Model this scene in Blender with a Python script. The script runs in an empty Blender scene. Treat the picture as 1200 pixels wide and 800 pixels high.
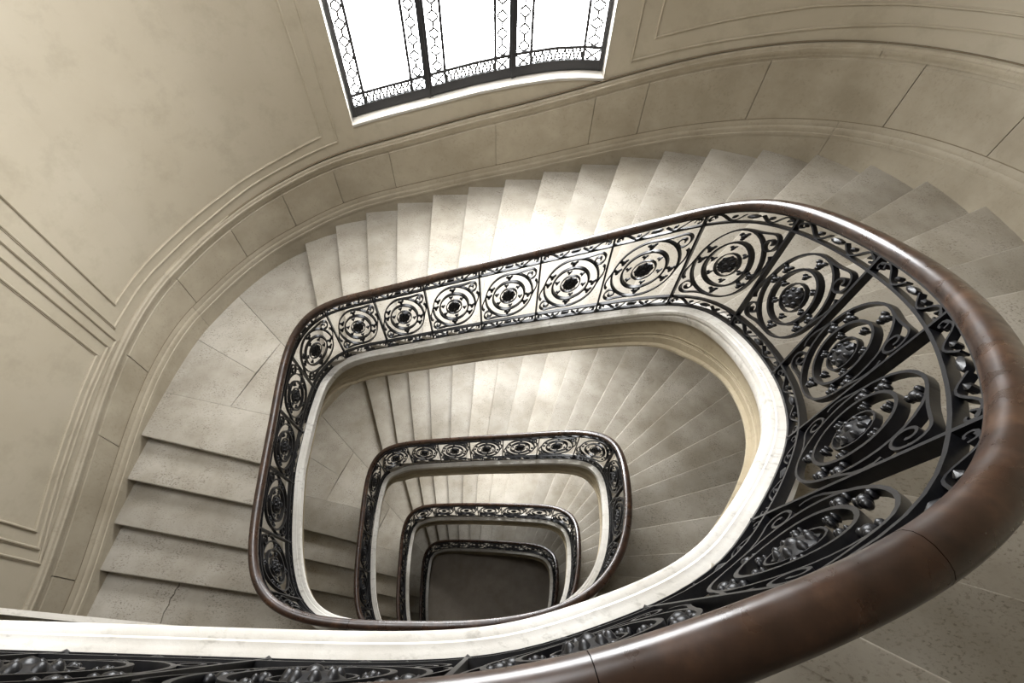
import bpy, math, random
import numpy as np
from mathutils import Matrix, Vector

# ------------------------------------------------------------------ camera, light, exposure
S = 4.0                       # metres per plan unit
ZC = 4.334 * S                # camera height above the ground floor (z = 0)
scene = bpy.context.scene
col = scene.collection
scene.view_settings.view_transform = 'Standard'
scene.view_settings.look = 'None'
scene.view_settings.gamma = 1.0
scene.view_settings.use_curve_mapping = False
scene.view_settings.exposure = 0.08
scene.cycles.diffuse_bounces = 2
scene.cycles.max_bounces = 10

NX, NY, FPX = 584.0, 785.0, 533.0
TH = math.pi / 2 - math.atan(math.hypot(NX - 600, NY - 400) / FPX)     # pitch below horizon
ROLL = math.atan2(NX - 600, NY - 400)
cam_data = bpy.data.cameras.new('camera')
cam_data.sensor_width = 36.0
cam_data.lens = FPX / 1200 * 36.0
cam_data.clip_start = 0.02
cam = bpy.data.objects.new('camera', cam_data)
col.objects.link(cam)
fwd = Vector((0, math.cos(TH), -math.sin(TH)))
up0 = Vector((0, math.sin(TH), math.cos(TH)))
rt0 = Vector((1, 0, 0))
up = up0 * math.cos(ROLL) + rt0 * math.sin(ROLL)
rt = rt0 * math.cos(ROLL) - up0 * math.sin(ROLL)
cam.matrix_world = Matrix(((rt.x, up.x, -fwd.x, 0), (rt.y, up.y, -fwd.y, 0), (rt.z, up.z, -fwd.z, ZC), (0, 0, 0, 1)))
scene.camera = cam

world = bpy.data.worlds.new('world')
scene.world = world
world.use_nodes = True
world.node_tree.nodes['Background'].inputs[0].default_value = (0.85, 0.92, 1.0, 1)
world.node_tree.nodes['Background'].inputs[1].default_value = 0.6

WIN_STRENGTH = 31.0
SKYLIGHT_STRENGTH = 8.0
random.seed(7)


# ------------------------------------------------------------------ materials
def new_mat(name):
    m = bpy.data.materials.new(name)
    m.use_nodes = True
    nt = m.node_tree
    b = nt.nodes['Principled BSDF']
    return m, nt, b


def N(nt, kind, **kw):
    n = nt.nodes.new(kind)
    for k, v in kw.items():
        if k.startswith('i_'):
            n.inputs[k[2:].replace('_', ' ')].default_value = v
        else:
            setattr(n, k, v)
    return n


def ramp(nt, fac, stops):
    r = nt.nodes.new('ShaderNodeValToRGB')
    el = r.color_ramp.elements
    while len(el) < len(stops):
        el.new(0.5)
    for e, (p, c) in zip(el, stops):
        e.position = p
        e.color = (*c, 1)
    nt.links.new(fac, r.inputs[0])
    return r.outputs[0]


def mix(nt, a, b, fac, mode='MIX'):
    m = nt.nodes.new('ShaderNodeMix')
    m.data_type = 'RGBA'
    m.blend_type = mode
    if isinstance(fac, float):
        m.inputs[0].default_value = fac
    else:
        nt.links.new(fac, m.inputs[0])
    for sock, v in ((m.inputs[6], a), (m.inputs[7], b)):
        if isinstance(v, tuple):
            sock.default_value = (*v, 1)
        else:
            nt.links.new(v, sock)
    return m.outputs[2]


def noise(nt, coord, scale, detail=4, rough=0.55):
    n = N(nt, 'ShaderNodeTexNoise', i_Scale=scale, i_Detail=detail, i_Roughness=rough)
    nt.links.new(coord, n.inputs['Vector'])
    return n.outputs['Fac']


def bump(nt, b, h, strength, dist):
    n = N(nt, 'ShaderNodeBump', i_Strength=strength, i_Distance=dist)
    nt.links.new(h, n.inputs['Height'])
    nt.links.new(n.outputs[0], b.inputs['Normal'])


def stone_mat(name, light, dark, pit, pit_amt=0.6, vary=0.12, rough=0.55, pit_scale=38):
    m, nt, b = new_mat(name)
    co = N(nt, 'ShaderNodeTexCoord').outputs['Object']
    base = ramp(nt, noise(nt, co, 1.6, 6, 0.6), [(0.3, dark), (0.65, light)])
    oi = N(nt, 'ShaderNodeObjectInfo').outputs['Random']
    v = N(nt, 'ShaderNodeMapRange')
    nt.links.new(oi, v.inputs[0])
    v.inputs[3].default_value = 1 - vary
    v.inputs[4].default_value = 1 + vary * .4
    base = mix(nt, base, v.outputs[0], 1.0, 'MULTIPLY')
    # long soft veins and pits of the limestone
    mp = N(nt, 'ShaderNodeMapping')
    mp.inputs['Scale'].default_value = (1.0, 1.7, 1.0)
    nt.links.new(co, mp.inputs[0])
    pits = ramp(nt, noise(nt, mp.outputs[0], pit_scale, 3, 0.7), [(0.53, (0, 0, 0)), (0.66, (1, 1, 1))])
    area = ramp(nt, noise(nt, co, 4.5, 3), [(0.36, (0, 0, 0)), (0.64, (1, 1, 1))])
    pm = mix(nt, pits, area, 1.0, 'MULTIPLY')
    sc = N(nt, 'ShaderNodeMath', operation='MULTIPLY')
    nt.links.new(pm, sc.inputs[0])
    sc.inputs[1].default_value = pit_amt
    c2 = mix(nt, base, pit, sc.outputs[0])
    blot = ramp(nt, noise(nt, co, 0.9, 5, 0.65), [(0.45, (1, 1, 1)), (0.75, (0.72, 0.70, 0.66))])
    c3 = mix(nt, c2, blot, 1.0, 'MULTIPLY')
    nt.links.new(c3, b.inputs['Base Color'])
    b.inputs['Roughness'].default_value = rough
    b.inputs['Specular IOR Level'].default_value = 0.35
    bump(nt, b, noise(nt, co, 55, 4, 0.7), 0.18, 0.004)
    return m


def plaster_mat(name, c1, c2, stain=0.25, rough=0.6):
    m, nt, b = new_mat(name)
    co = N(nt, 'ShaderNodeTexCoord').outputs['Object']
    base = ramp(nt, noise(nt, co, 0.7, 5, 0.6), [(0.3, c1), (0.7, c2)])
    st = ramp(nt, noise(nt, co, 3.2, 6, 0.7), [(0.5, (1, 1, 1)), (0.8, (1 - stain, 1 - stain, 1 - stain * 1.15))])
    nt.links.new(mix(nt, base, st, 1.0, 'MULTIPLY'), b.inputs['Base Color'])
    b.inputs['Roughness'].default_value = rough
    b.inputs['Specular IOR Level'].default_value = 0.3
    bump(nt, b, noise(nt, co, 14, 5, 0.6), 0.10, 0.006)
    return m


M_STEP = stone_mat('step_limestone', (0.475, 0.44, 0.38), (0.335, 0.30, 0.24), (0.12, 0.10, 0.075), 0.85, 0.16, 0.5, 46)
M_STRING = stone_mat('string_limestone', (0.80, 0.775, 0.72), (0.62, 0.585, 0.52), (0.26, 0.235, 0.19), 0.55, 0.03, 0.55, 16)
M_FASCIA_SHADED = stone_mat('fascia_limestone_shaded', (0.46, 0.39, 0.27), (0.37, 0.31, 0.21), (0.20, 0.165, 0.115), 0.4, 0.03, 0.6, 18)  # same stone as the string, darkened: fascia shade put into the colour
M_DADO = stone_mat('dado_limestone', (0.45, 0.395, 0.30), (0.36, 0.31, 0.228), (0.22, 0.185, 0.13), 0.4, 0.10, 0.6, 26)
M_WALL = plaster_mat('wall_limewash', (0.405, 0.352, 0.262), (0.465, 0.412, 0.318), 0.18)
M_MOULD = plaster_mat('moulding_limestone', (0.40, 0.345, 0.255), (0.46, 0.405, 0.31), 0.22)
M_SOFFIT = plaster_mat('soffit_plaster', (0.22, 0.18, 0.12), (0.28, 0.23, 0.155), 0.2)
M_GROUND = stone_mat('ground_stone', (0.42, 0.36, 0.29), (0.34, 0.29, 0.23), (0.12, 0.10, 0.08), 0.4, 0.1, 0.5)

M_DARKWALL = plaster_mat('bounce_cut_dark', (0.09, 0.07, 0.05), (0.13, 0.10, 0.07), 0.2)  # for the unseen front wall, darkened to cut bounce light
M_JOINT, nt, b = new_mat('joint_mortar')
b.inputs['Base Color'].default_value = (0.10, 0.08, 0.055, 1)
b.inputs['Roughness'].default_value = 0.9

M_IRON, nt, b = new_mat('wrought_iron')
co = N(nt, 'ShaderNodeTexCoord').outputs['Object']
nt.links.new(ramp(nt, noise(nt, co, 30, 4), [(0.35, (0.003, 0.0033, 0.0045)), (0.75, (0.010, 0.010, 0.012))]), b.inputs['Base Color'])
b.inputs['Metallic'].default_value = 0.0
b.inputs['Specular IOR Level'].default_value = 0.38
b.inputs['Roughness'].default_value = 0.38
bump(nt, b, noise(nt, co, 90, 3), 0.15, 0.002)

M_WOOD, nt, b = new_mat('varnished_wood')
co = N(nt, 'ShaderNodeTexCoord').outputs['Object']
grain = noise(nt, co, 9, 6, 0.65)
wc = ramp(nt, grain, [(0.3, (0.016, 0.0085, 0.006)), (0.55, (0.040, 0.020, 0.0125)), (0.8, (0.095, 0.048, 0.027))])
wear = ramp(nt, noise(nt, co, 3.1, 5, 0.7), [(0.58, (0, 0, 0)), (0.72, (1, 1, 1))])
wc = mix(nt, wc, (0.095, 0.050, 0.028), wear)
nt.links.new(wc, b.inputs['Base Color'])
rr = ramp(nt, noise(nt, co, 12, 4), [(0.35, (0.24, 0.24, 0.24)), (0.75, (0.48, 0.48, 0.48))])
nt.links.new(rr, b.inputs['Roughness'])
b.inputs['Coat Weight'].default_value = 0.35
b.inputs['Coat Roughness'].default_value = 0.22

M_GRIME_SHADE, nt, b = new_mat('grime_groove_shade')  # grime and groove shade put into one dark colour
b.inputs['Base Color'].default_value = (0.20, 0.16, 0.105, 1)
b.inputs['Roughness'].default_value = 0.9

M_FRAME, nt, b = new_mat('window_iron_frame')
b.inputs['Base Color'].default_value = (0.035, 0.034, 0.036, 1)
b.inputs['Roughness'].default_value = 0.4
b.inputs['Metallic'].default_value = 0.3

M_LEAD, nt, b = new_mat('window_leading')
b.inputs['Base Color'].default_value = (0.06, 0.055, 0.05, 1)
b.inputs['Roughness'].default_value = 0.6

M_REVEAL = plaster_mat('window_reveal_paint', (0.46, 0.43, 0.38), (0.52, 0.49, 0.43), 0.1)


def glass_mat(name, strength, colr):
    m, nt, b = new_mat(name)
    b.inputs['Base Color'].default_value = (0.8, 0.8, 0.8, 1)
    b.inputs['Roughness'].default_value = 0.25
    b.inputs['Emission Color'].default_value = (*colr, 1)
    b.inputs['Emission Strength'].default_value = strength
    return m


M_GLASS = glass_mat('daylit_glass', WIN_STRENGTH, (0.97, 0.985, 1.0))
M_SKYGLASS = glass_mat('daylit_roof_glass', SKYLIGHT_STRENGTH, (0.97, 0.98, 1.0))


# ------------------------------------------------------------------ object helpers
def mesh_obj(name, verts, faces, mat, parent=None, smooth=None):
    me = bpy.data.meshes.new(name)
    v = np.array(verts, float) * S
    v[:, 2] += ZC
    me.from_pydata([tuple(p) for p in v.tolist()], [], faces)
    me.materials.append(mat)
    me.validate()
    if smooth is not None:
        me.polygons.foreach_set('use_smooth', [True] * len(me.polygons))
        me.set_sharp_from_angle(angle=math.radians(smooth))
    me.update()
    o = bpy.data.objects.new(name, me)
    col.objects.link(o)
    if parent is not None:
        o.parent = parent
        if parent.type == 'EMPTY':
            o.matrix_parent_inverse = Matrix.Translation(parent.location).inverted()
    return o


def empty(name, loc, label, cat, group=None):
    e = bpy.data.objects.new(name, None)
    e.empty_display_size = 0.2
    e.location = (loc[0] * S, loc[1] * S, loc[2] * S + ZC)
    e['label'] = label
    e['category'] = cat
    if group:
        e['group'] = group
    col.objects.link(e)
    return e


def structure(o, label=None, cat=None):
    o['kind'] = 'structure'
    if label:
        o['label'] = label
    if cat:
        o['category'] = cat
    return o


class MB:
    def __init__(self):
        self.v = []
        self.f = []

    def add(self, verts, faces):
        k = len(self.v)
        self.v.extend([tuple(p) for p in verts])
        self.f.extend([tuple(i + k for i in f) for f in faces])

    def sweep(self, rings, closed_ring=True, caps=True, closed_path=False):
        n = len(rings)
        m = len(rings[0])
        k = len(self.v)
        for r in rings:
            self.v.extend([tuple(p) for p in r])
        for i in range(n if closed_path else n - 1):
            a = k + i * m
            c = k + ((i + 1) % n) * m
            for j in range(m if closed_ring else m - 1):
                j2 = (j + 1) % m
                self.f.append((a + j, a + j2, c + j2, c + j))
        if caps and closed_ring and not closed_path:
            self.f.append(tuple(k + j for j in range(m))[::-1])
            self.f.append(tuple(k + (n - 1) * m + j for j in range(m)))

    def build(self, name, mat, parent=None, smooth=None):
        return mesh_obj(name, self.v, self.f, mat, parent, smooth)


# ------------------------------------------------------------------ measured plan of the stair (units of S, camera at the origin)
HB = 0.262                     # string top to handrail
HS = 0.968                     # storey height below the upper landing
CTRL_A = [[-1.40, -.024, -.166], [-1.15, -.024, -.166], [-.90, -.023, -.166], [-.66, -.022, -.166], [-.43, -.021, -.166],
          [-.21, -.019, -.166], [-.018, -.018, -.167], [.07, .006, -.167], [.212, .057, -.167], [.306, .181, -.213],
          [.415, .35, -.309], [.396, .605, -.412], [.295, .707, -.553], [.106, .773, -.693], [-.133, .811, -.821],
          [-.375, .825, -.932], [-.579, .832, -1.009], [-.649, .732, -1.074], [-.635, .536, -1.127],
          [-.615, .315, -1.155], [-.572, .131, -1.158], [-.443, .068, -1.162]]
CTRL_B = [[-.228, .07, -1.176], [.008, .078, -1.180], [.217, .135, -1.192], [.327, .282, -1.228], [.357, .48, -1.302],
          [.367, .64, -1.413], [.291, .732, -1.553], [.113, .772, -1.694], [-.127, .805, -1.822], [-.374, .824, -1.933],
          [-.576, .83, -2.012], [-.648, .731, -2.075], [-.636, .536, -2.116], [-.619, .314, -2.132],
          [-.574, .131, -2.137], [-.442, .067, -2.140]]
ctrl = [list(c) for c in CTRL_A]
for lap in range(3):
    ctrl += [[c[0], c[1], c[2] - lap * HS] for c in CTRL_B]
ctrl += [[c[0], c[1], CTRL_B[-1][2] - 2 * HS - .005] for c in CTRL_B[:3]]
ctrl = np.array(ctrl)
PER = 20
SS = np.arange((len(ctrl) - 3) * PER + 1) / PER
_I = np.minimum(SS.astype(int), len(ctrl) - 4)
_u = (SS - _I)[:, None]
RAIL = ((1 - _u) ** 3 * ctrl[_I] + (3 * _u ** 3 - 6 * _u ** 2 + 4) * ctrl[_I + 1]
        + (-3 * _u ** 3 + 3 * _u ** 2 + 3 * _u + 1) * ctrl[_I + 2] + _u ** 3 * ctrl[_I + 3]) / 6
SV = (SS - 5) / 16.0            # lap coordinate: whole numbers at the near landing
_d = np.gradient(RAIL[:, :2], axis=0)
_d /= np.linalg.norm(_d, axis=1)[:, None]
RNORM = np.stack([_d[:, 1], -_d[:, 0]], 1)      # away from the well
ARC = np.concatenate([[0], np.cumsum(np.linalg.norm(np.diff(RAIL[:, :2], axis=0), axis=1))])


def sm(a, b, x):
    t = np.clip((x - a) / (b - a), 0, 1)
    return t * t * (3 - 2 * t)


# the string stands slightly inside the handrail where the top flight leaves the landing
_fr = SV - np.floor(SV)
INSET = 0.016 * (1 - sm(.14, .22, SV)) + np.where(SV > .3, .014 * sm(.64, .71, _fr) * (1 - sm(.85, .93, _fr)), 0)
BASE = RAIL.copy()
BASE[:, :2] -= RNORM * INSET[:, None]
BASE[:, 2] -= HB


def samp(arr, s):
    s = np.atleast_1d(s)
    return np.stack([np.interp(s, SV, arr[:, k]) for k in range(arr.shape[1])], 1)


def rail_at(s):
    return samp(RAIL, s)


def base_at(s):
    return samp(BASE, s)


def norm_at(s):
    n = samp(RNORM, s)
    return n / np.linalg.norm(n, axis=1)[:, None]


def s_of_arc(a):
    return np.interp(a, ARC, SV)


def arc_of_s(s):
    return float(np.interp(s, SV, ARC))


# outer wall plan
WP = np.array([(-1.106, -.65), (-1.106, .12), (-1.106, .54), (-1.104, .75), (-1.09, .9), (-1.06, 1.0), (-1.024, 1.1),
               (-.975, 1.2), (-.91, 1.295), (-.83, 1.365), (-.72, 1.435), (-.6, 1.478), (-.47, 1.50), (-.327, 1.513),
               (-.185, 1.527), (-.04, 1.533), (.1, 1.543), (.243, 1.548), (.384, 1.552), (.534, 1.545), (.683, 1.512),
               (.83, 1.462), (.965, 1.385), (1.075, 1.28), (1.155, 1.15), (1.2, 1.0), (1.215, .85), (1.215, .6),
               (1.215, -.65)])
_P = WP
for _ in range(4):
    _A = _P[:-1] * .75 + _P[1:] * .25
    _B = _P[:-1] * .25 + _P[1:] * .75
    _P = np.concatenate([_P[:1], np.stack([_A, _B], 1).reshape(-1, 2), _P[-1:]])
_al = np.concatenate([[0], np.cumsum(np.linalg.norm(np.diff(_P, axis=0), axis=1))])
TLEN = _al[-1]
_T = np.linspace(0, TLEN, 1200)
_W = np.stack([np.interp(_T, _al, _P[:, 0]), np.interp(_T, _al, _P[:, 1])], 1)
_wd = np.gradient(_W, axis=0)
for _ in range(6):
    _wd[1:-1] = (_wd[:-2] + 2 * _wd[1:-1] + _wd[2:]) / 4
_wd /= np.linalg.norm(_wd, axis=1)[:, None]
_WN = np.stack([_wd[:, 1], -_wd[:, 0]], 1)      # into the room


def wall_at(t, off=0.0, z=0.0):
    x = np.interp(t, _T, _W[:, 0]) + off * np.interp(t, _T, _WN[:, 0])
    y = np.interp(t, _T, _W[:, 1]) + off * np.interp(t, _T, _WN[:, 1])
    return (float(x), float(y), float(z))


def wall_cross(p, d):
    """first wall crossing of the plan line p + k d, k > 0"""
    cr = (_W[:, 0] - p[0]) * d[1] - (_W[:, 1] - p[1]) * d[0]
    js = [j for j in np.where(np.sign(cr[1:]) != np.sign(cr[:-1]))[0] if (_W[j] - p) @ d > 0]
    j = min(js, key=lambda q: np.linalg.norm(_W[q] - p))
    f = cr[j] / (cr[j] - cr[j + 1])
    return _W[j] + (_W[j + 1] - _W[j]) * f, _T[j] + (_T[j + 1] - _T[j]) * f


def base_cross(p, d, s0, s1, ref):
    m = np.where((SV >= s0) & (SV <= s1))[0]
    q = BASE[m, :2]
    cr = (q[:, 0] - p[0]) * d[1] - (q[:, 1] - p[1]) * d[0]
    js = np.where(np.sign(cr[1:]) != np.sign(cr[:-1]))[0]
    j = min(js, key=lambda k: np.linalg.norm(q[k] - ref))
    f = cr[j] / (cr[j] - cr[j + 1])
    return q[j] + (q[j + 1] - q[j]) * f, SV[m[j]] + (SV[m[j + 1]] - SV[m[j]]) * f


# nosing lines of one storey: (plan point, direction towards the wall in degrees, reference inner point)
NOSE = [((-.838, 1.363), 113.7, (-.589, .809)), ((-.724, 1.438), 108.2, (-.521, .828)), ((-.601, 1.477), 103.9, (-.437, .83)),
        ((-.472, 1.499), 99.8, (-.355, .827)), ((-.327, 1.511), 94.9, (-.259, .821)), ((-.185, 1.527), 90.1, (-.182, .815)),
        ((-.042, 1.531), 85.3, (-.094, .807)), ((.103, 1.545), 80.7, (-.019, .797)), ((.243, 1.546), 77.0, (.074, .78)),
        ((.384, 1.553), 73.0, (.15, .76)), ((.534, 1.545), 67.6, (.21, .739)), ((.683, 1.512), 62.0, (.264, .716)),
        ((.837, 1.464), 55.9, (.316, .686)), ((.969, 1.382), 48.6, (.34, .66)), ((1.066, 1.268), 42.0, (.37, .63)),
        ((1.156, 1.150), 35.5, (.388, .592)), ((1.2, .995), 28.2, (.397, .564)), ((.405, .515), 21.5, (.405, .515)),
        ((.41, .455), 16.5, (.41, .455)), ((.405, .385), 11.0, (.405, .385)), ((.387, .30), 5.0, (.387, .30)),
        ((.348, .237), -1.0, (.348, .237)), ((.303, .185), -7.5, (.303, .185)), ((.25, .12), -14.5, (.25, .12)),
        ((.199, .067), -25.0, (.199, .067))]
LEFT = [((-1.106, .542), (-.6, .448)), ((-1.106, .421), (-.6, .344)), ((-1.106, .306), (-.6, .239)), ((-1.106, .192), (-.6, .145))]
NR = 29
F_UP = -1.430                  # landing reached at the end of the flight nearest the camera
R0 = 1 / 29.0
# storeys: (lap, riser, level of lower landing, label)
STOREYS = [(0, R0, F_UP), (1, HS / NR, F_UP - HS), (2, HS / NR, F_UP - 2 * HS), (3, HS / NR, F_UP - 3 * HS)]
F_TOP = F_UP + NR * R0

storey_lines = []
for lap, r, zf in STOREYS:
    zl = zf + 4 * r
    js = []
    for (p, deg, ref) in NOSE:
        d = np.array([math.cos(math.radians(deg)), math.sin(math.radians(deg))])
        p = np.array(p)
        i, s = base_cross(p, d, lap + .03, lap + .74, np.array(ref))
        o, t = wall_cross(i, d)
        js.append((i, o, s, t))
    ls = []
    for (o, i) in LEFT:
        o = np.array(o)
        d = np.array(i) - o
        ii, s = base_cross(o, d, lap + .66, lap + .95, np.array(i))
        oo, t = wall_cross(ii, -d)
        ls.append((ii, oo, s, t))
    storey_lines.append((js, ls))
    # the string never drops below the treads of the corner landing and left flight
    ks = [js[0][2]] + [l[2] for l in ls] + [ls[3][2] + .05]
    kz = [zl, zl, zl - r, zl - 2 * r, zl - 3 * r, zf - .004]
    m = (SV >= ks[0] - .01) & (SV <= ks[-1])
    BASE[m, 2] = np.maximum(BASE[m, 2], np.interp(SV[m], ks, kz) - .006)
_z = BASE[:, 2].copy()
for _ in range(10):
    _z[1:-1] = (_z[:-2] + 2 * _z[1:-1] + _z[2:]) / 4
BASE[:, 2] = _z

# ------------------------------------------------------------------ wall lines (height along the outer wall)
TM = np.array([0, .74, .81, .92, 1.05, 1.20, 1.35, 1.50, 1.70, 1.85, 2.01, 2.12, 2.26, 2.48, 2.67, 2.86, 3.05, 3.20, 3.37, 3.61, 3.79, 3.95, 4.10, 4.25, 4.40])
ZM2 = np.array([-1.372, -1.366, -1.351, -1.319, -1.281, -1.236, -1.202, -1.187, -1.186, -1.182, -1.176, -1.160, -1.130, -1.083, -1.038, -.991, -.944, -.901, -.855, -.785, -.735, -.696, -.663, -.634, -.608])
ZM4 = np.array([-1.262, -1.257, -1.235, -1.203, -1.162, -1.110, -1.074, -1.054, -1.034, -1.018, -.997, -.973, -.940, -.890, -.838, -.787, -.738, -.692, -.640, -.565, -.518, -.488, -.465, -.444, -.424])
ZM3 = ZM4 - np.interp(TM, [0, 1.0, 1.6, 2.0, 2.4, 4.4], [.022, .022, .023, .036, .042, .034])
ZM1 = ZM2 - np.interp(TM, [0, 1.2, 1.6, 4.4], [.036, .036, .05, .050])
# beyond the measured stretch the lines follow the nosings up to the landing
nose_t = np.array([l[3] for l in storey_lines[0][0]])
nose_z = F_UP + R0 * (np.arange(1, 26) + 4)
k = nose_t > 4.5
ext_t = np.concatenate([nose_t[k], [TLEN]])
ext_n = np.concatenate([nose_z[k], [F_TOP]])
TM = np.concatenate([TM, ext_t])
ZM1 = np.concatenate([ZM1, ext_n + .045])
ZM2 = np.concatenate([ZM2, ext_n + .095])
ZM3 = np.concatenate([ZM3, ext_n + .24])
ZM4 = np.concatenate([ZM4, ext_n + .275])
TF = np.linspace(0, TLEN, 260)


def smooth_line(z):
    y = np.interp(TF, TM, z)
    for _ in range(12):
        y[1:-1] = (y[:-2] + 2 * y[1:-1] + y[2:]) / 4
    return y


LM1, LM2, LM3, LM4 = [smooth_line(z) for z in (ZM1, ZM2, ZM3, ZM4)]


def line_z(L, t, lap):
    z = np.interp(t, TF, L)
    if lap:
        # lower storeys have slightly lower risers
        rel = np.clip((z - F_UP) / (NR * R0), 0, 1)
        z = z - lap * HS - rel * (NR * R0 - HS) + 0.0
    return z


# ------------------------------------------------------------------ window outline
WT0, WT1, WDEP = 2.378, 3.211, 0.05
SILL_T = np.array([2.378, 2.55, 2.70, 2.807, 2.93, 3.054, 3.14, 3.211])
SILL_Z = np.array([-.834, -.792, -.756, -.729, -.703, -.684, -.679, -.680])
WTOP = {0: -.06, 1: -1.36, 2: -1.36 - HS}


def sill(t, lap):
    return float(np.interp(t, SILL_T, SILL_Z)) - lap * HS * 1.0


def wtop(t, lap):
    if lap == 0:
        return WTOP[0]
    # window heads of the lower storeys sit under the flight above
    if lap == 3:
        return sill(t, 3) + .16
    return float(np.interp(t, [WT0, WT1], [-1.32, -1.12])) - (lap - 1) * HS


Z_CEIL = 0.47
Z_GROUND = F_UP - 3 * HS
tcols = sorted(set(np.round(np.concatenate([np.linspace(0, TLEN, 190), [WT0, WT1, 1.6, 3.95], np.linspace(WT0, WT1, 24)]), 5).tolist()))


def wall_piece(name, t0, t1, label):
    mb = MB()
    ts = [t for t in tcols if t0 - 1e-6 <= t <= t1 + 1e-6]
    for a, c in zip(ts[:-1], ts[1:]):
        inside = a >= WT0 - 1e-5 and c <= WT1 + 1e-5
        if inside:
            br = [Z_GROUND]
            segs = []
            for lap in (3, 2, 1, 0):
                segs.append(((br[-1], br[-1]) if isinstance(br[-1], float) else br[-1], (sill(a, lap), sill(c, lap))))
                br.append((wtop(a, lap), wtop(c, lap)))
            segs.append((br[-1], (Z_CEIL, Z_CEIL)))
        else:
            segs = [((Z_GROUND, Z_GROUND), (-2.6, -2.6)), ((-2.6, -2.6), (-1.0, -1.0)), ((-1.0, -1.0), (Z_CEIL, Z_CEIL))]
        for lo, hi in segs:
            mb.add([wall_at(a, 0, lo[0]), wall_at(c, 0, lo[1]), wall_at(c, 0, hi[1]), wall_at(a, 0, hi[0])], [(0, 1, 2, 3)])
    o = mb.build(name, M_WALL, None, 40)
    # weld columns so the curve shades smoothly
    import bmesh
    bm = bmesh.new()
    bm.from_mesh(o.data)
    bmesh.ops.remove_doubles(bm, verts=bm.verts, dist=0.0005)
    bm.to_mesh(o.data)
    bm.free()
    return structure(o, label, 'wall')


wall_left = wall_piece('wall_left', 0, 1.6, 'cream limewashed stairwell wall with framed panels beside the straight lower steps')
wall_back = wall_piece('wall_back', 1.6, 3.95, 'curved ochre stairwell wall holding the tall leaded window')
wall_right = wall_piece('wall_right', 3.95, TLEN, 'curved ochre stairwell wall above the shaded winding steps')
c0, c1 = wall_at(0), wall_at(TLEN)
wall_front = structure(mesh_obj('wall_front', [(c0[0], c0[1], Z_GROUND), (c1[0], c1[1], Z_GROUND), (c1[0], c1[1], Z_CEIL), (c0[0], c0[1], Z_CEIL)],
                                [(0, 3, 2, 1)], M_DARKWALL), 'unseen wall behind the landings, darkened to cut bounce light', 'wall')


def wall_parent(t):
    return wall_left if t < 1.6 else (wall_back if t < 3.95 else wall_right)


# floor and ceiling
out = [wall_at(t, -.03) for t in np.linspace(0, TLEN, 120)]
floor = structure(mesh_obj('floor', [(p[0], p[1], Z_GROUND) for p in out] + [(p[0], p[1], Z_GROUND - .06) for p in out],
                           [tuple(range(119, -1, -1)), tuple(range(120, 240))] + [(i, (i + 1) % 120, (i + 1) % 120 + 120, i + 120) for i in range(120)], M_GROUND),
                  'dim stone ground floor at the bottom of the stairwell', 'floor')
# ceiling with an opening for the roof light
sky = [(.50 * math.cos(a) - .48, .40 * math.sin(a) + .70) for a in np.linspace(0, 2 * math.pi, 121)[:-1]]
cx, cy = -.48, .70
outc = []
for a in np.linspace(0, 2 * math.pi, 121)[:-1]:
    d = np.array([math.cos(a), math.sin(a)])
    best = 9
    poly = [np.array(p[:2]) for p in out]
    for i in range(120):
        p, q = poly[i], poly[(i + 1) % 120]
        e = q - p
        den = d[0] * e[1] - d[1] * e[0]
        if abs(den) > 1e-9:
            w = p - np.array([cx, cy])
            kk = (w[0] * e[1] - w[1] * e[0]) / den
            uu = (w[0] * d[1] - w[1] * d[0]) / den
            if kk > 0 and -1e-6 <= uu <= 1 + 1e-6:
                best = min(best, kk)
    outc.append((cx + d[0] * best, cy + d[1] * best))
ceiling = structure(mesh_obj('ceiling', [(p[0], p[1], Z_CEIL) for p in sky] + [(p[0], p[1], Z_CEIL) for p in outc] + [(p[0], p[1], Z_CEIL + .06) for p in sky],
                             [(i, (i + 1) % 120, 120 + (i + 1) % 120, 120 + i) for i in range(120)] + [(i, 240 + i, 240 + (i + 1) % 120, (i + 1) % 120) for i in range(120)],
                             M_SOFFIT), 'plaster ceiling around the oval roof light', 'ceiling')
skylight = structure(mesh_obj('window_5', [(p[0], p[1], Z_CEIL + .06) for p in sky], [tuple(range(119, -1, -1))], M_SKYGLASS),
                     'oval glazed roof light over the stairwell', 'window')


# ------------------------------------------------------------------ swept mouldings on the wall
def wall_sweep(name, t0, t1, zfun, prof, mat, n, parent, smooth=35):
    """prof: closed list of (offset into room, height)"""
    mb = MB()
    rings = []
    for t in np.linspace(t0, t1, n):
        z = zfun(t)
        rings.append([wall_at(t, x, z + h) for x, h in prof])
    mb.sweep(rings)
    return mb.build(name, mat, parent, smooth)


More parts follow.
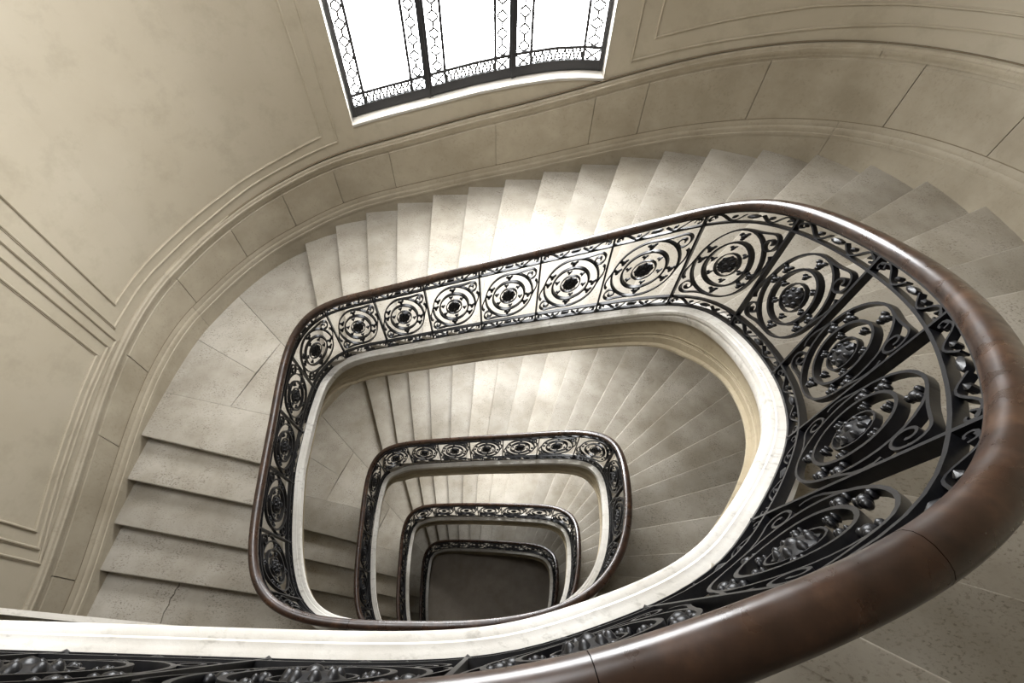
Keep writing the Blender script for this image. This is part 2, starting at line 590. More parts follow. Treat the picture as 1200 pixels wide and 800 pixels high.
JOINTS = [0.02, .40, .80, 1.126, 1.345, 1.62, 1.86, 2.072, 2.269, 2.480, 2.865, 3.196, 3.361, 3.695, 4.061, 4.32, 4.6, 4.95, 5.3, 5.7, TLEN - .01]
GAP = .0011
SPLIT = (0, 1.6, 3.95, TLEN)
for lap in (0, 1, 2):
    f1 = lambda t, lap=lap: float(line_z(LM1, t, lap))
    f2 = lambda t, lap=lap: float(line_z(LM2, t, lap))
    f3 = lambda t, lap=lap: float(line_z(LM3, t, lap))
    f4 = lambda t, lap=lap: float(line_z(LM4, t, lap))
    fine = lap == 0
    # dado slabs, one stone each
    for a, c in zip(JOINTS[:-1], JOINTS[1:]):
        n = max(3, int((c - a) / (.03 if fine else .06)))
        mb = MB()
        rings = []
        pr = random.uniform(-.0006, .0006)
        for t in np.linspace(a + GAP, c - GAP, n):
            lo, hi = f2(t) - .004, f3(t) + .006
            x = .006 + pr
            rings.append([wall_at(t, -.004, lo), wall_at(t, x, lo), wall_at(t, x, hi - .017), wall_at(t, x - .002, hi - .015), wall_at(t, x - .002, hi), wall_at(t, -.004, hi)])
        mb.sweep(rings)
        mb.build('dado_slab', M_DADO, wall_parent((a + c) / 2), 35)
    for t0, t1 in zip(SPLIT[:-1], SPLIT[1:]):
        par = wall_parent((t0 + t1) / 2)
        n = int((t1 - t0) / (.02 if fine else .05))
        a, c = t0 + .0005, t1 - .0005
        h = .047
        wall_sweep('base_moulding', a, c, f1, [(-.004, -.004), (.0125, -.004), (.0125, .006), (.0105, .008), (.0115, .020), (.0095, .026), (.0080, .028), (.0085, .038), (.0055, h), (-.004, h)], M_DADO, n, par)
        for fz in (lambda t: f4(t) + .0008, lambda t: f1(t) + .0475):  # thin dark strips paint in the weak moulding shadows along with grime
            wall_sweep('grime_shade_line', a, c, fz, [(-.002, -.001), (.0066, -.001), (.0066, .0012), (-.002, .0012)], M_GRIME_SHADE, n, par)
        wall_sweep('skirting', a, c, f1, [(-.004, -.13), (.010, -.13), (.010, -.003), (-.004, -.003)], M_DADO, n, par)
        h = .034
        wall_sweep('dado_cap', a, c, f3, [(-.004, 0), (.0075, 0), (.0075, .005), (.0100, .009), (.0125, .016), (.0130, .021), (.0100, .0235), (.0090, .030), (.0045, h), (-.004, h)], M_DADO, n, par)

# ------------------------------------------------------------------ panel frames on the upper wall
BEAD = [(-.001, -.0042), (.0022, -.0038), (.0042, -.0016), (.0038, .0010), (.0015, .0024), (.0015, .0042), (-.001, .0044)]


def frame(t0, t1, zlow, ztop, parent, prof=BEAD, flip=1):
    """rectangular bead frame with a bottom that follows zlow(t)"""
    wall_sweep('panel_bead', t0, t1, zlow, [(x, h * flip) for x, h in prof], M_MOULD, max(8, int((t1 - t0) / .02)), parent)
    for t, sg in ((t0, 1), (t1, -1)):
        mb = MB()
        rings = []
        for z in (zlow(t) - .004, ztop):
            rings.append([wall_at(t + sg * flip * h, x, z) for x, h in prof])
        mb.sweep(rings)
        mb.build('panel_bead', M_MOULD, parent, 35)
    wall_sweep('panel_bead', t0, t1, lambda t: ztop, [(x, -h * flip) for x, h in prof], M_MOULD, max(8, int((t1 - t0) / .03)), parent)


def interp(ts, zs):
    return lambda t: float(np.interp(t, ts, zs))


PI1 = interp([1.30, 1.425, 1.6, 1.762, 1.893, 2.026, 2.154, 2.266, 2.32], [-1.0, -.984, -.968, -.955, -.943, -.922, -.893, -.862, -.846])
PO1 = interp([1.30, 1.377, 1.5, 1.65, 1.827, 1.944, 2.076, 2.204, 2.315], [-1.04, -1.026, -1.01, -1.0, -.987, -.970, -.945, -.916, -.888])
frame(1.432, 2.268, PI1, .30, wall_back)
frame(1.382, 2.315, PO1, .34, wall_back, flip=-1)
P2 = interp([.80, .90, 1.0, 1.105, 1.2, 1.292, 1.37], [-1.19, -1.150, -1.112, -1.078, -1.050, -1.030, -1.018])
frame(.879, 1.294, P2, .20, wall_left)
frame(.846, 1.331, lambda t: P2(t) - .020, .23, wall_left, flip=-1)
frame(.818, 1.358, lambda t: P2(t) - .034, .255, wall_left, flip=-1)
RI = interp([3.3, 3.347, 3.591, 3.75, 3.937, 4.172, 4.7], [-.575, -.560, -.486, -.442, -.405, -.368, -.30])
RO = interp([3.2, 3.288, 3.527, 3.777, 3.96, 4.101, 4.205, 4.8], [-.655, -.628, -.560, -.491, -.446, -.420, -.402, -.31])
frame(3.346, 4.62, RI, .30, wall_right)
frame(3.288, 4.68, RO, .34, wall_right, flip=-1)


# ------------------------------------------------------------------ windows
def build_window(n, lap):
    par = bpy.data.objects.new('window_%d' % n, None)
    col.objects.link(par)
    c = wall_at((WT0 + WT1) / 2, 0, sill((WT0 + WT1) / 2, lap))
    par.location = (c[0] * S, c[1] * S, c[2] * S + ZC)
    par['kind'] = 'structure'
    par['label'] = ['tall leaded window glowing white above the upper steps', 'leaded window lighting the steps one storey below',
                    'leaded window lighting the steps two storeys below',
                    'low leaded window beside the lowest dim steps'][lap]
    par['category'] = 'window'
    ts = np.linspace(WT0, WT1, 24)
    dp = -WDEP
    # reveal: sill, jambs, head
    mb = MB()
    for a, c in zip(ts[:-1], ts[1:]):
        mb.add([wall_at(a, .004, sill(a, lap)), wall_at(c, .004, sill(c, lap)), wall_at(c, dp - .02, sill(c, lap) + .002), wall_at(a, dp - .02, sill(a, lap) + .002),
                wall_at(a, .004, sill(a, lap) - .008), wall_at(c, .004, sill(c, lap) - .008)], [(0, 1, 2, 3), (4, 5, 1, 0)])
    mb.build('sill', M_REVEAL, par, 30)
    mb = MB()
    for a, c in zip(ts[:-1], ts[1:]):
        mb.add([wall_at(a, 0, wtop(a, lap)), wall_at(c, 0, wtop(c, lap)), wall_at(c, dp - .02, wtop(c, lap)), wall_at(a, dp - .02, wtop(a, lap))], [(3, 2, 1, 0)])
    mb.build('head', M_REVEAL, par, 30)
    for t, o in ((WT0, (0, 1, 2, 3)), (WT1, (3, 2, 1, 0))):
        mesh_obj('jamb', [wall_at(t, .004, sill(t, lap) - .004), wall_at(t, dp - .02, sill(t, lap)), wall_at(t, dp - .02, wtop(t, lap)), wall_at(t, .004, wtop(t, lap))], [o], M_REVEAL, par)
    # glazing sits on the wall curve set back by WDEP; bars keep their measured bearings
    def tt(t):
        x = float(np.interp(t, _T, _W[:, 0]))
        return t + x * WDEP / 1.52
    def bot(t):
        return sill(t, lap) + .004
    def vbar(name, t, w, d, z0, z1, mat, d0=0.0):
        mb = MB()
        mb.sweep([[wall_at(t - w / 2, dp - d / 2 + d0, z), wall_at(t + w / 2, dp - d / 2 + d0, z), wall_at(t + w / 2, dp + d / 2 + d0, z), wall_at(t - w / 2, dp + d / 2 + d0, z)] for z in (z0, z1)])
        return mb.build(name, mat, par)
    def hbar(name, a, c, off, h, d, mat, top=False):
        mb = MB()
        f = (lambda t: wtop(t, lap) - off) if top else (lambda t: bot(t) + off)
        mb.sweep([[wall_at(t, dp - d / 2, f(t)), wall_at(t, dp + d / 2, f(t)), wall_at(t, dp + d / 2, f(t) + h), wall_at(t, dp - d / 2, f(t) + h)] for t in np.linspace(a, c, 20)])
        return mb.build(name, mat, par, 30)
    L, R = WT0 + .003, WT1 - .003
    m1, m2 = tt(2.655), tt(2.921)
    hbar('frame_rail', L, R, 0, .030, .016, M_FRAME)
    hbar('frame_rail', L, R, .018, .018, .016, M_FRAME, True)
    for t, w in ((L + .006, .012), (R - .006, .012), (m1, .024), (m2, .024)):
        vbar('frame_stile' if w < .02 else 'mullion', t, w, .020, bot(t), wtop(t, lap), M_FRAME)
    for m in (m1, m2):
        vbar('mullion_bead', m, .007, .010, bot(m), wtop(m, lap), M_FRAME, .013)
    lights = [(L + .008, tt(2.446), tt(2.601), m1 - .011), (m1 + .011, tt(2.711), tt(2.867), m2 - .011), (m2 + .011, tt(2.978), tt(3.138), R - .008)]
    HBAR = .062
    for (a, b1, b2, c) in lights:
        # panes: outer strips, centre, bottom strip
        def pane(x0, x1, lo, hi):
            mb = MB()
            us = np.linspace(x0, x1, 6)
            for p, q in zip(us[:-1], us[1:]):
                mb.add([wall_at(p, dp - .004, lo(p)), wall_at(q, dp - .004, lo(q)), wall_at(q, dp - .004, hi(q)), wall_at(p, dp - .004, hi(p))], [(0, 1, 2, 3)])
            return mb.build('pane', M_GLASS, par)
        top = lambda t: wtop(t, lap) - .01
        pane(a, c, lambda t: bot(t) + .012, lambda t: bot(t) + HBAR)
        pane(a, b1, lambda t: bot(t) + HBAR, top)
        pane(b1, b2, lambda t: bot(t) + HBAR, top)
        pane(b2, c, lambda t: bot(t) + HBAR, top)
        for t in (b1, b2):
            vbar('glazing_bar', t, .0085, .010, bot(t) + .01, wtop(t, lap), M_FRAME)
        hbar('glazing_bar', a, c, HBAR - .002, .0085, .010, M_FRAME)
        # leading: chains of lozenges in the border strips
        if lap == 0:
            for x0, x1 in ((a, b1), (b2, c)):
                mb = MB()
                xm, hw = (x0 + x1) / 2, (x1 - x0) / 2 * .62
                z = bot(xm) + HBAR + .006
                def seg(p, q, w=.0026):
                    d = np.array([q[0] - p[0], q[1] - p[1]])
                    d /= np.linalg.norm(d) + 1e-9
                    nrm = np.array([-d[1], d[0]]) * w
                    ring = lambda e: [wall_at(e[0] + nrm[0], dp - .002, e[1] + nrm[1]), wall_at(e[0] - nrm[0], dp - .002, e[1] - nrm[1]),
                                      wall_at(e[0] - nrm[0], dp + .001, e[1] - nrm[1]), wall_at(e[0] + nrm[0], dp + .001, e[1] + nrm[1])]
                    mb.sweep([ring(p), ring(q)])
                while z < WTOP[0] - .06:
                    lz = .030
                    pts = [(xm, z), (xm + hw, z + lz * .35), (xm + hw, z + lz * .65), (xm, z + lz), (xm - hw, z + lz * .65), (xm - hw, z + lz * .35)]
                    for p, q in zip(pts, pts[1:] + pts[:1]):
                        seg(p, q)
                    seg((xm, z + lz), (xm, z + lz + .016), .0030)
                    z += lz + .016
                mb.build('leading', M_LEAD, par)
            mb = MB()
            nz = 7
            us = np.linspace(b1, b2, nz * 2 + 1)
            lo = lambda t: bot(t) + .022
            hi = lambda t: bot(t) + HBAR - .003
            for i in range(nz * 2):
                f, g = (lo, hi) if i % 2 == 0 else (hi, lo)
                seg((us[i], f(us[i])), (us[i + 1], g(us[i + 1])))
                seg((us[i], g(us[i])), (us[i + 1], f(us[i + 1])), .0018)
            for x0, x1 in ((a, b1), (b2, c)):
                seg((x0, lo(x0)), (x1, hi(x1)))
                seg((x0, hi(x0)), (x1, lo(x1)))
            mb.build('leading', M_LEAD, par)
    return par


for lap in (0, 1, 2, 3):
    build_window(lap + 1, lap)

# ------------------------------------------------------------------ stairs
OV, NT = .0075, .0115           # nosing projection and thickness


def step_mesh(front_i, front_o, back_i, back_o, z, r, parent, name='step'):
    """one stone step: front edge line, back edge line, plan points already extended into string and wall"""
    fi, fo, bi, bo = [np.array(p) for p in (front_i, front_o, back_i, back_o)]
    d = fo - fi
    d /= np.linalg.norm(d)
    n = np.array([-d[1], d[0]])
    if n @ ((fi + fo) / 2 - (bi + bo) / 2) < 0:
        n = -n
    prof = [(OV - .0028, 0), (OV - .0008, -.0008), (OV, -.0028), (OV, -.0085), (OV - .0012, -.0105), (0, -NT), (0, -r - .003)]
    mb = MB()
    rings = []
    for f, bk in ((fi, bi), (fo, bo)):
        ring = [(bk[0], bk[1], z)] + [(f[0] + n[0] * x, f[1] + n[1] * x, z + h) for x, h in prof] + [(bk[0], bk[1], z - r - .003)]
        rings.append(ring)
    mb.sweep(rings)
    return mb.build(name, M_STEP, parent, 50)


def ext(line, a=.022, c=.022):
    i, o = line[0], line[1]
    d = (o - i) / np.linalg.norm(o - i)
    return i - d * 0 + d * (-.004), o + d * c * .6


def slab(name, poly, z, th, parent, mat=None, gap=.0012):
    """flat slab from a plan polygon, edges pulled in by the joint gap"""
    P = [np.array(p, float) for p in poly]
    a = sum(P[i][0] * P[(i + 1) % len(P)][1] - P[(i + 1) % len(P)][0] * P[i][1] for i in range(len(P)))
    if a < 0:
        P = P[::-1]
    n = len(P)
    Q = []
    for i in range(n):
        e1 = P[i] - P[i - 1]
        e2 = P[(i + 1) % n] - P[i]
        e1 = e1 / (np.linalg.norm(e1) + 1e-9)
        e2 = e2 / (np.linalg.norm(e2) + 1e-9)
        m = np.array([-e1[1] - e2[1], e1[0] + e2[0]])
        m /= max(np.linalg.norm(m), 1e-6)
        Q.append(P[i] + m * gap)
    top = [(p[0], p[1], z) for p in Q]
    bot = [(p[0], p[1], z - th) for p in Q]
    f = [tuple(range(n)), tuple(range(2 * n - 1, n - 1, -1))] + [(i, i + n, (i + 1) % n + n, (i + 1) % n) for i in range(n)]
    return mesh_obj(name, top + bot, f, mat or M_STEP, parent)


STRING_PROF = [(.020, .003), (-.0070, .003), (-.0095, .0016), (-.0145, .0010), (-.0160, -.0006), (-.0215, -.0014), (-.0235, -.003), (-.0235, -.011), (-.0205, -.0135), (-.0205, -.0175), (-.0215, -.020),
               (-.0205, -.030), (-.0175, -.038), (-.0130, -.043), (-.0110, -.047), (-.0090, -.060), (-.0090, -.112), (-.0105, -.113), (-.0105, -.117), (-.0090, -.118), (-.0090, -.123),
               (-.0110, -.124), (-.0110, -.128), (-.0125, -.131), (-.0125, -.160), (-.0165, -.163), (-.0190, -.168), (-.0190, -.176), (-.0175, -.178), (.020, -.178)]

LABELS = ['pale limestone stair flight sweeping below the window, nearest the handrail in front',
          'limestone stair flight seen through the well, one storey further down',
          'limestone stair flight two storeys down inside the smaller rail loop',
          'dark limestone stair flight at the bottom of the well']


def string_depth(s):
    """the string is deep under the winding flight and thin along the landings and the short left flight"""
    f = s - math.floor(s)
    if s < 0:
        f = 0.0
    return float(np.interp(f, [0, .13, .16, .21, .27, .31, .62, .65, .68, .71, 1], [.046, .046, .050, .080, .096, .138, .138, .10, .062, .046, .046]))


def string_mesh(s0, s1, parent, step):
    """moulded cap of the string and the fascia below it"""
    cut = next(i for i, p in enumerate(STRING_PROF) if p[1] <= -.038)
    cap = STRING_PROF[:cut + 1] + [(.020, STRING_PROF[cut][1])]
    fas = [(.020, STRING_PROF[cut][1])] + STRING_PROF[cut:]
    for name, prof, mat in (('string_cap', cap, M_STRING), ('string_fascia', fas, M_FASCIA_SHADED)):
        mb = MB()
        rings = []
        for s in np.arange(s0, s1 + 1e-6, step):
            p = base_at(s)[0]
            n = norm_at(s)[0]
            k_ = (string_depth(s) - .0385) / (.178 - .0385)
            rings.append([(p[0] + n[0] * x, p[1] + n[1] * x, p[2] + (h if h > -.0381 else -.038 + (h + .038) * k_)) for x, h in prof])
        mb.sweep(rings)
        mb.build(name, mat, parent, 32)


def near_landing(parent, z, l4, j25, th=.036):
    """landing at the near side, from the foot of the left flight to the head of the next winding flight"""
    i4, o4, s4, t4 = l4
    i5, o5, s5, t5 = j25
    inner = [base_at(s)[0][:2] for s in np.linspace(s4, s5 + 1, 40)]
    W = lambda t: np.array(wall_at(t, -.012)[:2])
    # split along the crack and two plain joints
    crack = [np.array(p) for p in ((-.889, .183), (-.8905, .168), (-.8875, .158), (-.8935, .147), (-.8905, .138), (-.897, .128), (-.894, .112), (-.899, .095), (-.893, .05), (-.895, -.2), (-.893, -.655))]
    a = [o4 + np.array([-.012, 0])] + [W(t) for t in np.linspace(t4, .01, 5)] + [np.array([-1.115, -.655])] + crack[::-1]
    slab('landing_slab', a + [o4 + (i4 - o4) * .44], z, th, parent, gap=.0013)
    mid = [np.array([-.10, -.655])]
    k = 20
    slab('landing_slab', [o4 + (i4 - o4) * .44] + crack + mid + inner[:k + 1][::-1], z, th, parent, gap=.0013)
    c = [inner[k]] + mid + [np.array([1.22, -.655])] + [W(t) for t in np.linspace(TLEN - .01, t5, 5)] + inner[k:][::-1]
    slab('landing_slab', c, z, th, parent)


for k, (lap, r, zf) in enumerate(STOREYS):
    js, ls = storey_lines[k]
    zl = zf + 4 * r
    c = (0, .8, zf)
    st = empty('stair_flight', (-.9, .3, zf), LABELS[k], 'staircase', 'stair flights around the well')
    E_ = lambda ln: ext(ln)
    # winding steps 1..24 and the landing edge (25)
    for j in range(1, 25):
        fi, fo = E_(js[j - 1])
        bi, bo = E_(js[j])
        d = (bo - bi)
        n = np.array([-d[1], d[0]])
        n /= np.linalg.norm(n)
        if n @ ((bi + bo) / 2 - (fi + fo) / 2) < 0:
            n = -n
        step_mesh(fi, fo, bi + n * .004, bo + n * .004, zl + j * r, r, st)
    fi, fo = E_(js[24])
    d = fo - fi
    n = np.array([d[1], -d[0]]) / np.linalg.norm(d)
    step_mesh(fi, fo, fi + n * .035, fo + n * .035, zl + 25 * r, r, st)
    # corner landing slabs
    il, ol, sl, tl = ls[0]
    i1, o1, s1, t1 = js[0]
    inn = lambda a, b, m: [base_at(s)[0][:2] for s in np.linspace(a, b, m)]
    wal = lambda a, b, m: [np.array(wall_at(t, -.012)[:2]) for t in np.linspace(a, b, m)]
    A0 = np.array([-1.106, .683]); dA = np.array([-.757, .618]) - A0
    iA, sA = base_cross(A0, dA, lap + .6, lap + .95, np.array([-.63, .59]))
    _, tA = wall_cross(iA, -dA)
    B0 = np.array([-1.021, 1.097]); dB = np.array([-.786, .883]) - B0
    iB, sB = base_cross(B0, dB, lap + .55, lap + .9, np.array([-.63, .76]))
    _, tB = wall_cross(iB, -dB)
    wA, wB = np.array(wall_at(tA, -.012)[:2]), np.array(wall_at(tB, -.012)[:2])
    # first slab doubles as the top step of the left flight
    fi, fo = E_(ls[0])
    step_mesh(fi, fo, iA - (iA - wA) / np.linalg.norm(iA - wA) * -.004, wA, zl, r, st)
    pA, pB = iA + (wA - iA) * .50, iB + (wB - iB) * .42
    tC = (tA * .28 + tB * .72)
    pC = np.array([-.871, .861]); wC = np.array(wall_at(1.545, -.012)[:2])
    slab('landing_slab', [pA] + [iA] + inn(sA, sB, 8)[1:-1] + [iB, pB], zl, .034, st, gap=.0009)
    slab('landing_slab', [wA, pA, (pA + pB) / 2 + np.array([-.004, .0])] + [wC] + wal(1.545, tA, 6)[1:-1], zl, .034, st, gap=.0009)
    slab('landing_slab', [wC, (pA + pB) / 2 + np.array([-.004, .0]), pB, wB] + wal(tB, 1.545, 4)[1:-1], zl, .034, st, gap=.0009)
    d = o1 - i1
    n = np.array([d[1], -d[0]]) / np.linalg.norm(d) * .004
    slab('landing_slab', [wB] + wal(tB, t1, 10)[1:-1] + [o1 + d * .03 + n, i1 + n] + inn(s1, sB, 8)[1:-1] + [iB], zl, .034, st, gap=.0009)
    # left flight
    for j in range(1, 4):
        fi, fo = E_(ls[j])
        bi, bo = E_(ls[j - 1])
        n = np.array([0, .004])
        step_mesh(fi, fo, bi + n, bo + n, zl - j * r, r, st)
    # near landing at the foot
    if k < 3:
        nx = storey_lines[k + 1][0][24]
        near_landing(st, zf - .0003, ls[3], (nx[0], nx[1], nx[2] - 1, nx[3]))
    # stone string
    s_end = lap + .97 if k < 3 else lap + .90
    string_mesh((float(np.interp(-1.10, BASE[:160, 0], SV[:160])) if k == 0 else lap - .03), s_end, st, .004 if k == 0 else .006)
    # soffit
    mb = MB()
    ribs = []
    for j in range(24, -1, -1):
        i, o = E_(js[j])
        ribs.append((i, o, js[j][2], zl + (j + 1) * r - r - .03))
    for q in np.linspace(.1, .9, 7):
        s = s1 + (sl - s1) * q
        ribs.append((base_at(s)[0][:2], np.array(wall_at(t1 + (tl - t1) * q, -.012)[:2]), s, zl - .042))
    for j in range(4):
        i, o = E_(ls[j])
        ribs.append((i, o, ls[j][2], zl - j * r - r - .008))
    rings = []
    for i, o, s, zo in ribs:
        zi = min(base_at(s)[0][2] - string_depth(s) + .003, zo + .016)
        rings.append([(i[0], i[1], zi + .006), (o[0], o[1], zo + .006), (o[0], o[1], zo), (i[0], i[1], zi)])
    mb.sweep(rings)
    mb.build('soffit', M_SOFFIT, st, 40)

# upper landing where the camera stands
top_land = empty('landing', (.2, -.4, F_TOP), 'limestone landing in front, at the head of the nearest stair flight', 'landing')
i5, o5, s5, t5 = storey_lines[0][0][24]
SA_END = float(np.interp(-1.10, BASE[:160, 0], SV[:160]))      # where the landing balustrade meets the left wall
inner = [base_at(q)[0][:2] for q in np.linspace(SA_END, s5, 40)]
W_ = lambda t: np.array(wall_at(t, -.012)[:2])
slab('landing_slab', [np.array([-1.115, -.006]), np.array([-1.115, -.655]), np.array([-.1, -.655])] + inner[:24][::-1], F_TOP - .0003, .036, top_land)
slab('landing_slab', [np.array([-.1, -.655]), np.array([1.22, -.655])] + [W_(t) for t in np.linspace(TLEN - .01, t5, 5)] + inner[23:][::-1], F_TOP - .0003, .036, top_land)

# edge beam under the upper landing, a little proud of the string
mb = MB()
mb.sweep([[(x, y, -.612), (x, y, -.72), (x, -.03, -.72), (x, -.03, -.70), (x, y - .006, -.70), (x, y - .006, -.612)] for x, y in ((-1.10, .064), (-.57, .0385), (-.30, .0255), (-.05, .012))])
mb.build('edge_beam', M_STRING, top_land)

# ------------------------------------------------------------------ balustrades
RAIL_PROF = [(-.0082, -.0155), (-.0086, -.0125), (-.0098, -.0110), (-.0102, -.0075), (-.0100, -.0035), (-.0085, .0000), (-.0060, .0022), (-.0025, .0034), (.0025, .0034), (.0060, .0022),
             (.0085, .0000), (.0100, -.0035), (.0102, -.0075), (.0098, -.0110), (.0086, -.0125), (.0082, -.0155)]


class Grid:
    """maps (arc, height, depth) on the balustrade surface to plan units; height 0 = string top, 1 = underside of handrail"""

    def __init__(self, s0, s1):
        self.m = (SV >= s0 - .05) & (SV <= s1 + .05)
        self.arc, self.R, self.B, self.Nn = ARC[self.m], RAIL[self.m], BASE[self.m], RNORM[self.m]

    def pt(self, a, h, d):
        r = [np.interp(a, self.arc, self.R[:, i]) for i in range(3)]
        q = [np.interp(a, self.arc, self.B[:, i]) for i in range(3)]
        n = [np.interp(a, self.arc, self.Nn[:, i]) for i in range(2)]
        hh = h / HB
        return (q[0] + (r[0] - q[0]) * hh + n[0] * d, q[1] + (r[1] - q[1]) * hh + n[1] * d, q[2] + hh * (r[2] - q[2]))


def bar(mb, g, pts, th, dp, closed=False, taper=None):
    """flat iron bar following in-plane points (arc, height)"""
    P = np.array(pts, float)
    if closed:
        d = np.roll(P, -1, 0) - np.roll(P, 1, 0)
    else:
        d = np.gradient(P, axis=0)
    d /= np.linalg.norm(d, axis=1)[:, None] + 1e-12
    n = np.stack([-d[:, 1], d[:, 0]], 1)
    m = len(P)
    w = np.full(m, th / 2) if taper is None else th / 2 * np.array(taper)
    A = np.concatenate([P + n * w[:, None], P - n * w[:, None], P - n * w[:, None], P + n * w[:, None]])
    D = np.concatenate([np.full(2 * m, -dp / 2), np.full(2 * m, dp / 2)])
    x, y, z = g.pt(A[:, 0], A[:, 1], D)
    V = np.stack([x, y, z], 1).reshape(4, m, 3).transpose(1, 0, 2)
    mb.sweep([list(map(tuple, V[i])) for i in range(m)], True, True, closed)


def blob(mb, g, a, h, ra, rh, rd, nu=8, nv=4, lobes=0, amp=0.0):
    rings = []
    for i in range(nv + 1):
        ph = -math.pi / 2 + math.pi * i / nv
        rings.append([])
        for j in range(nu):
            t = 2 * math.pi * j / nu
            k = 1 + amp * math.cos(lobes * t) if lobes else 1
            cr = max(math.cos(ph), .05) * k
            x, y, z = g.pt(a + ra * cr * math.cos(t), h + rh * cr * math.sin(t), rd * math.sin(ph))
            rings[-1].append((float(x), float(y), float(z)))
    mb.sweep(rings)


V0, V1 = .128 * HB, .842 * HB      # panel field between the two border bars
VM, VH = (V0 + V1) / 2, (V1 - V0) / 2
PW = .1515


def ell(c, ru, rv, a0, a1, n):
    return [(c[0] + ru * math.cos(t), c[1] + rv * math.sin(t)) for t in np.linspace(math.radians(a0), math.radians(a1), n)]


def volute_path(n):
    """scroll in panel units (-1..1): leaves the top of the oval, runs to the upper right corner and curls in"""
    pts = [(.0, .855), (.14, .848), (.28, .838), (.42, .838), (.56, .850)]
    for q in np.linspace(0, 1, n):
        t = math.radians(100 - 480 * q)
        rad = .21 - .165 * q
        pts.append((.735 + rad * math.cos(t), .66 + rad * math.sin(t)))
    return pts


def stem_path(n):
    """short stem that leaves the side of the oval and points up at the volute"""
    return [(.82, -.16), (.88, .0), (.945, .14), (.97, .27), (.95, .38), (.90, .44)]


def fit(p, ac, hw):
    return [(ac - x * hw, VM + y * VH) for x, y in p]


def build_panel(parent, g, ac, hw, q, rng):
    n = {0: 30, 1: 22, 2: 14, 3: 10}[q]
    th, dp = .0030, .0070
    mb = MB()
    bar(mb, g, fit(ell((0, 0), .83, .855, 0, 360, n + 9)[:-1], ac, hw), th * 1.15, dp, True)
    for p in (volute_path(n), stem_path(n)):
        bar(mb, g, fit(p, ac, hw), th, dp)
        bar(mb, g, fit([(-x, -y) for x, y in p], ac, hw), th, dp)
    pan = mb.build('scroll_panel', M_IRON, parent, 40)
    mb = MB()
    bar(mb, g, fit(ell((0, 0), .56, .56, 0, 360, n + 7)[:-1], ac, hw), .0040, .0088, True)
    mb.build('ring', M_IRON, pan, 40)
    mb = MB()
    blob(mb, g, ac, VM, hw * .24, VH * .22, .0065, 24 if q < 2 else 8, 5, 8 if q < 2 else 0, .09)
    if q < 2:
        blob(mb, g, ac, VM, hw * .10, VH * .09, .0090, 10, 6)
        for k in range(8):
            t = math.radians(22.5 + 45 * k)
            blob(mb, g, ac + hw * .17 * math.cos(t), VM + VH * .155 * math.sin(t), hw * .058, VH * .052, .0075, 8, 6)
        bar(mb, g, fit(ell((0, 0), .30, .29, 0, 360, 19)[:-1], ac, hw), .0022, .0060, True)
    mb.build('rosette', M_IRON, pan, 50)
    # small leaves wired to the ring and scrolls
    joined = None if q == 0 else MB()
    inner_l = [(.42, 100), (.43, 165), (.43, 215), (.42, 280), (.43, 345), (.43, 40)]
    outer_l = [(.70, 88), (.70, 148), (.71, 172), (.70, 268), (.70, 328), (.71, 352)]
    if q == 2:
        inner_l, outer_l = [], outer_l[::2]
    if q == 3:
        inner_l, outer_l = [], []
    for n_, (rad, dg) in enumerate(inner_l + outer_l):
        t = math.radians(dg)
        mb = joined or MB()
        a, h = ac - hw * rad * math.cos(t), VM + VH * rad * math.sin(t)
        sc = .62 if n_ < 6 else .95
        blob(mb, g, a, h, hw * .085 * sc, VH * .06 * sc, .0046, 8 if q == 0 else 6, 5 if q == 0 else 3)
        if q == 0:
            for sx, sy in ((.085, .045), (-.075, .05), (.01, -.065)):
                blob(mb, g, a + hw * sx * sc, h + VH * sy * sc, hw * .055 * sc, VH * .042 * sc, .0040, 7, 4)
            mb.build('leaf', M_IRON, pan, 50)
    if joined is not None and joined.v:
        lo = joined.build('leaf_sprigs', M_IRON, pan, 50)
        lo['kind'] = 'stuff'
    # border ornaments above and below
    if q < 3:
        for hc, hh in (((V1 + HB - .016) / 2, (HB - .016 - V1) / 2), (V0 * .5 + .002, V0 * .5 - .002)):
            mb = MB()
            for sg in (-1, 1):
                wv = [(ac + sg * hw * (.92 - .72 * t), hc + hh * .62 * math.sin(math.pi * 2 * t + .4)) for t in np.linspace(0, 1, 12 if q < 2 else 7)]
                bar(mb, g, wv, .0022, .006)
                if q < 2:
                    cl = [(ac + sg * (hw * .90 - hw * .09 * math.cos(t) * (1 - t / 8)), hc + hh * .6 * math.sin(t) * (1 - t / 8)) for t in np.linspace(0, 5.5, 9)]
                    bar(mb, g, cl, .002, .006)
                blob(mb, g, ac + sg * hw * .42, hc, hw * .06, hh * .30, .005, 6, 3)
            blob(mb, g, ac, hc, hw * .16, hh * .34, .0055, 8, 3)
            mb.build('border_scroll', M_IRON, pan, 40)


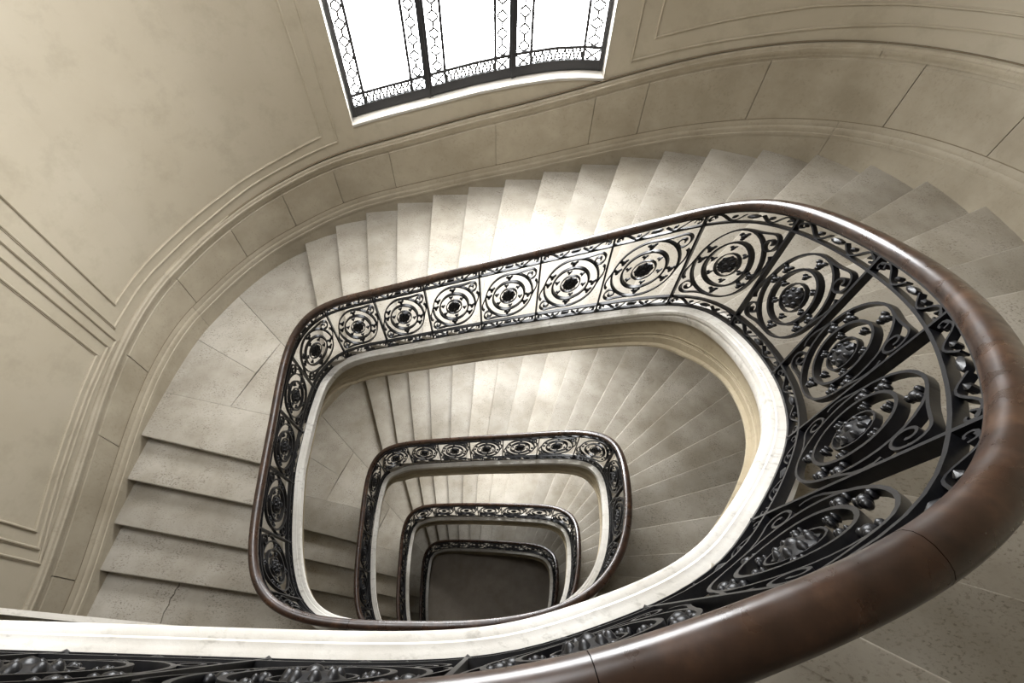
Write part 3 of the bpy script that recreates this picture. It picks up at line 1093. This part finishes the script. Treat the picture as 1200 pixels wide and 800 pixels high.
BLABEL = ['black scrolled wrought-iron balustrade with thick brown wooden rail, nearest and largest',
          'black scrolled balustrade with brown rail, second loop down the well',
          'black scrolled balustrade with brown rail, third loop down the well',
          'dark balustrade loop at the very bottom of the well']
A_REF = arc_of_s(.4884)         # a post stands here, others follow at equal steps
for k in range(4):
    s0 = SA_END if k == 0 else k - .03
    s1 = k + .97 if k < 3 else k + .90
    p = base_at(.95 + k - 1 + (.0 if k else .1))[0]
    bal = empty('balustrade', base_at(k + .5)[0], BLABEL[k], 'balustrade', 'iron balustrades around the well')
    g = Grid(s0, s1)
    # handrail sections (joints visible on the nearest turn)
    cuts = [s0, .034, .098, .42, s1] if k == 0 else [s0, k + .35, s1]
    for a, c in zip(cuts[:-1], cuts[1:]):
        mb = MB()
        rings = []
        nn = max(4, int((c - a) / (.0035 if k < 2 else .006)))
        e = .0001
        for s in np.linspace(a + e, c - e, nn):
            r = rail_at(s)[0]
            n = norm_at(s)[0]
            rings.append([(r[0] + n[0] * x, r[1] + n[1] * x, r[2] + h) for x, h in RAIL_PROF])
        mb.sweep(rings)
        mb.build('handrail', M_WOOD, bal, 40)
    a0, a1 = arc_of_s(s0), arc_of_s(s1)
    # running bars
    step = .02 if k < 2 else .04
    aa = np.arange(a0, a1, step)
    for name, h, th in (('core_bar', HB - .0165, .005), ('top_bar', V1 + .002, .0036), ('lower_bar', V0 - .002, .0036), ('bottom_bar', .006, .0045)):
        mb = MB()
        bar(mb, g, [(a, h) for a in aa], th, .0095)
        mb.build(name, M_IRON, bal, 40)
    # posts and panels
    if k == 0:
        first = A_REF + math.ceil((a0 - A_REF) / PW) * PW
        posts = list(np.arange(first, a1 - .01, PW))
    else:
        npan = max(1, round((a1 - a0) / PW))
        posts = [a0 + (a1 - a0) * i / npan for i in range(npan + 1)]
    for a in posts:
        mb = MB()
        bar(mb, g, [(a, .001), (a, HB * .33), (a, HB * .66), (a, HB - .014)], .0038, .0095)
        blob(mb, g, a, .008, .005, .008, .0065, 6, 3)
        mb.build('post', M_IRON, bal, 40)
    for a, c in zip(posts[:-1], posts[1:]):
        q = k
        if k == 0 and (a + c) / 2 < arc_of_s(-.14):
            q = 2
        build_panel(bal, g, (a + c) / 2, (c - a) / 2 * .97, q, random)
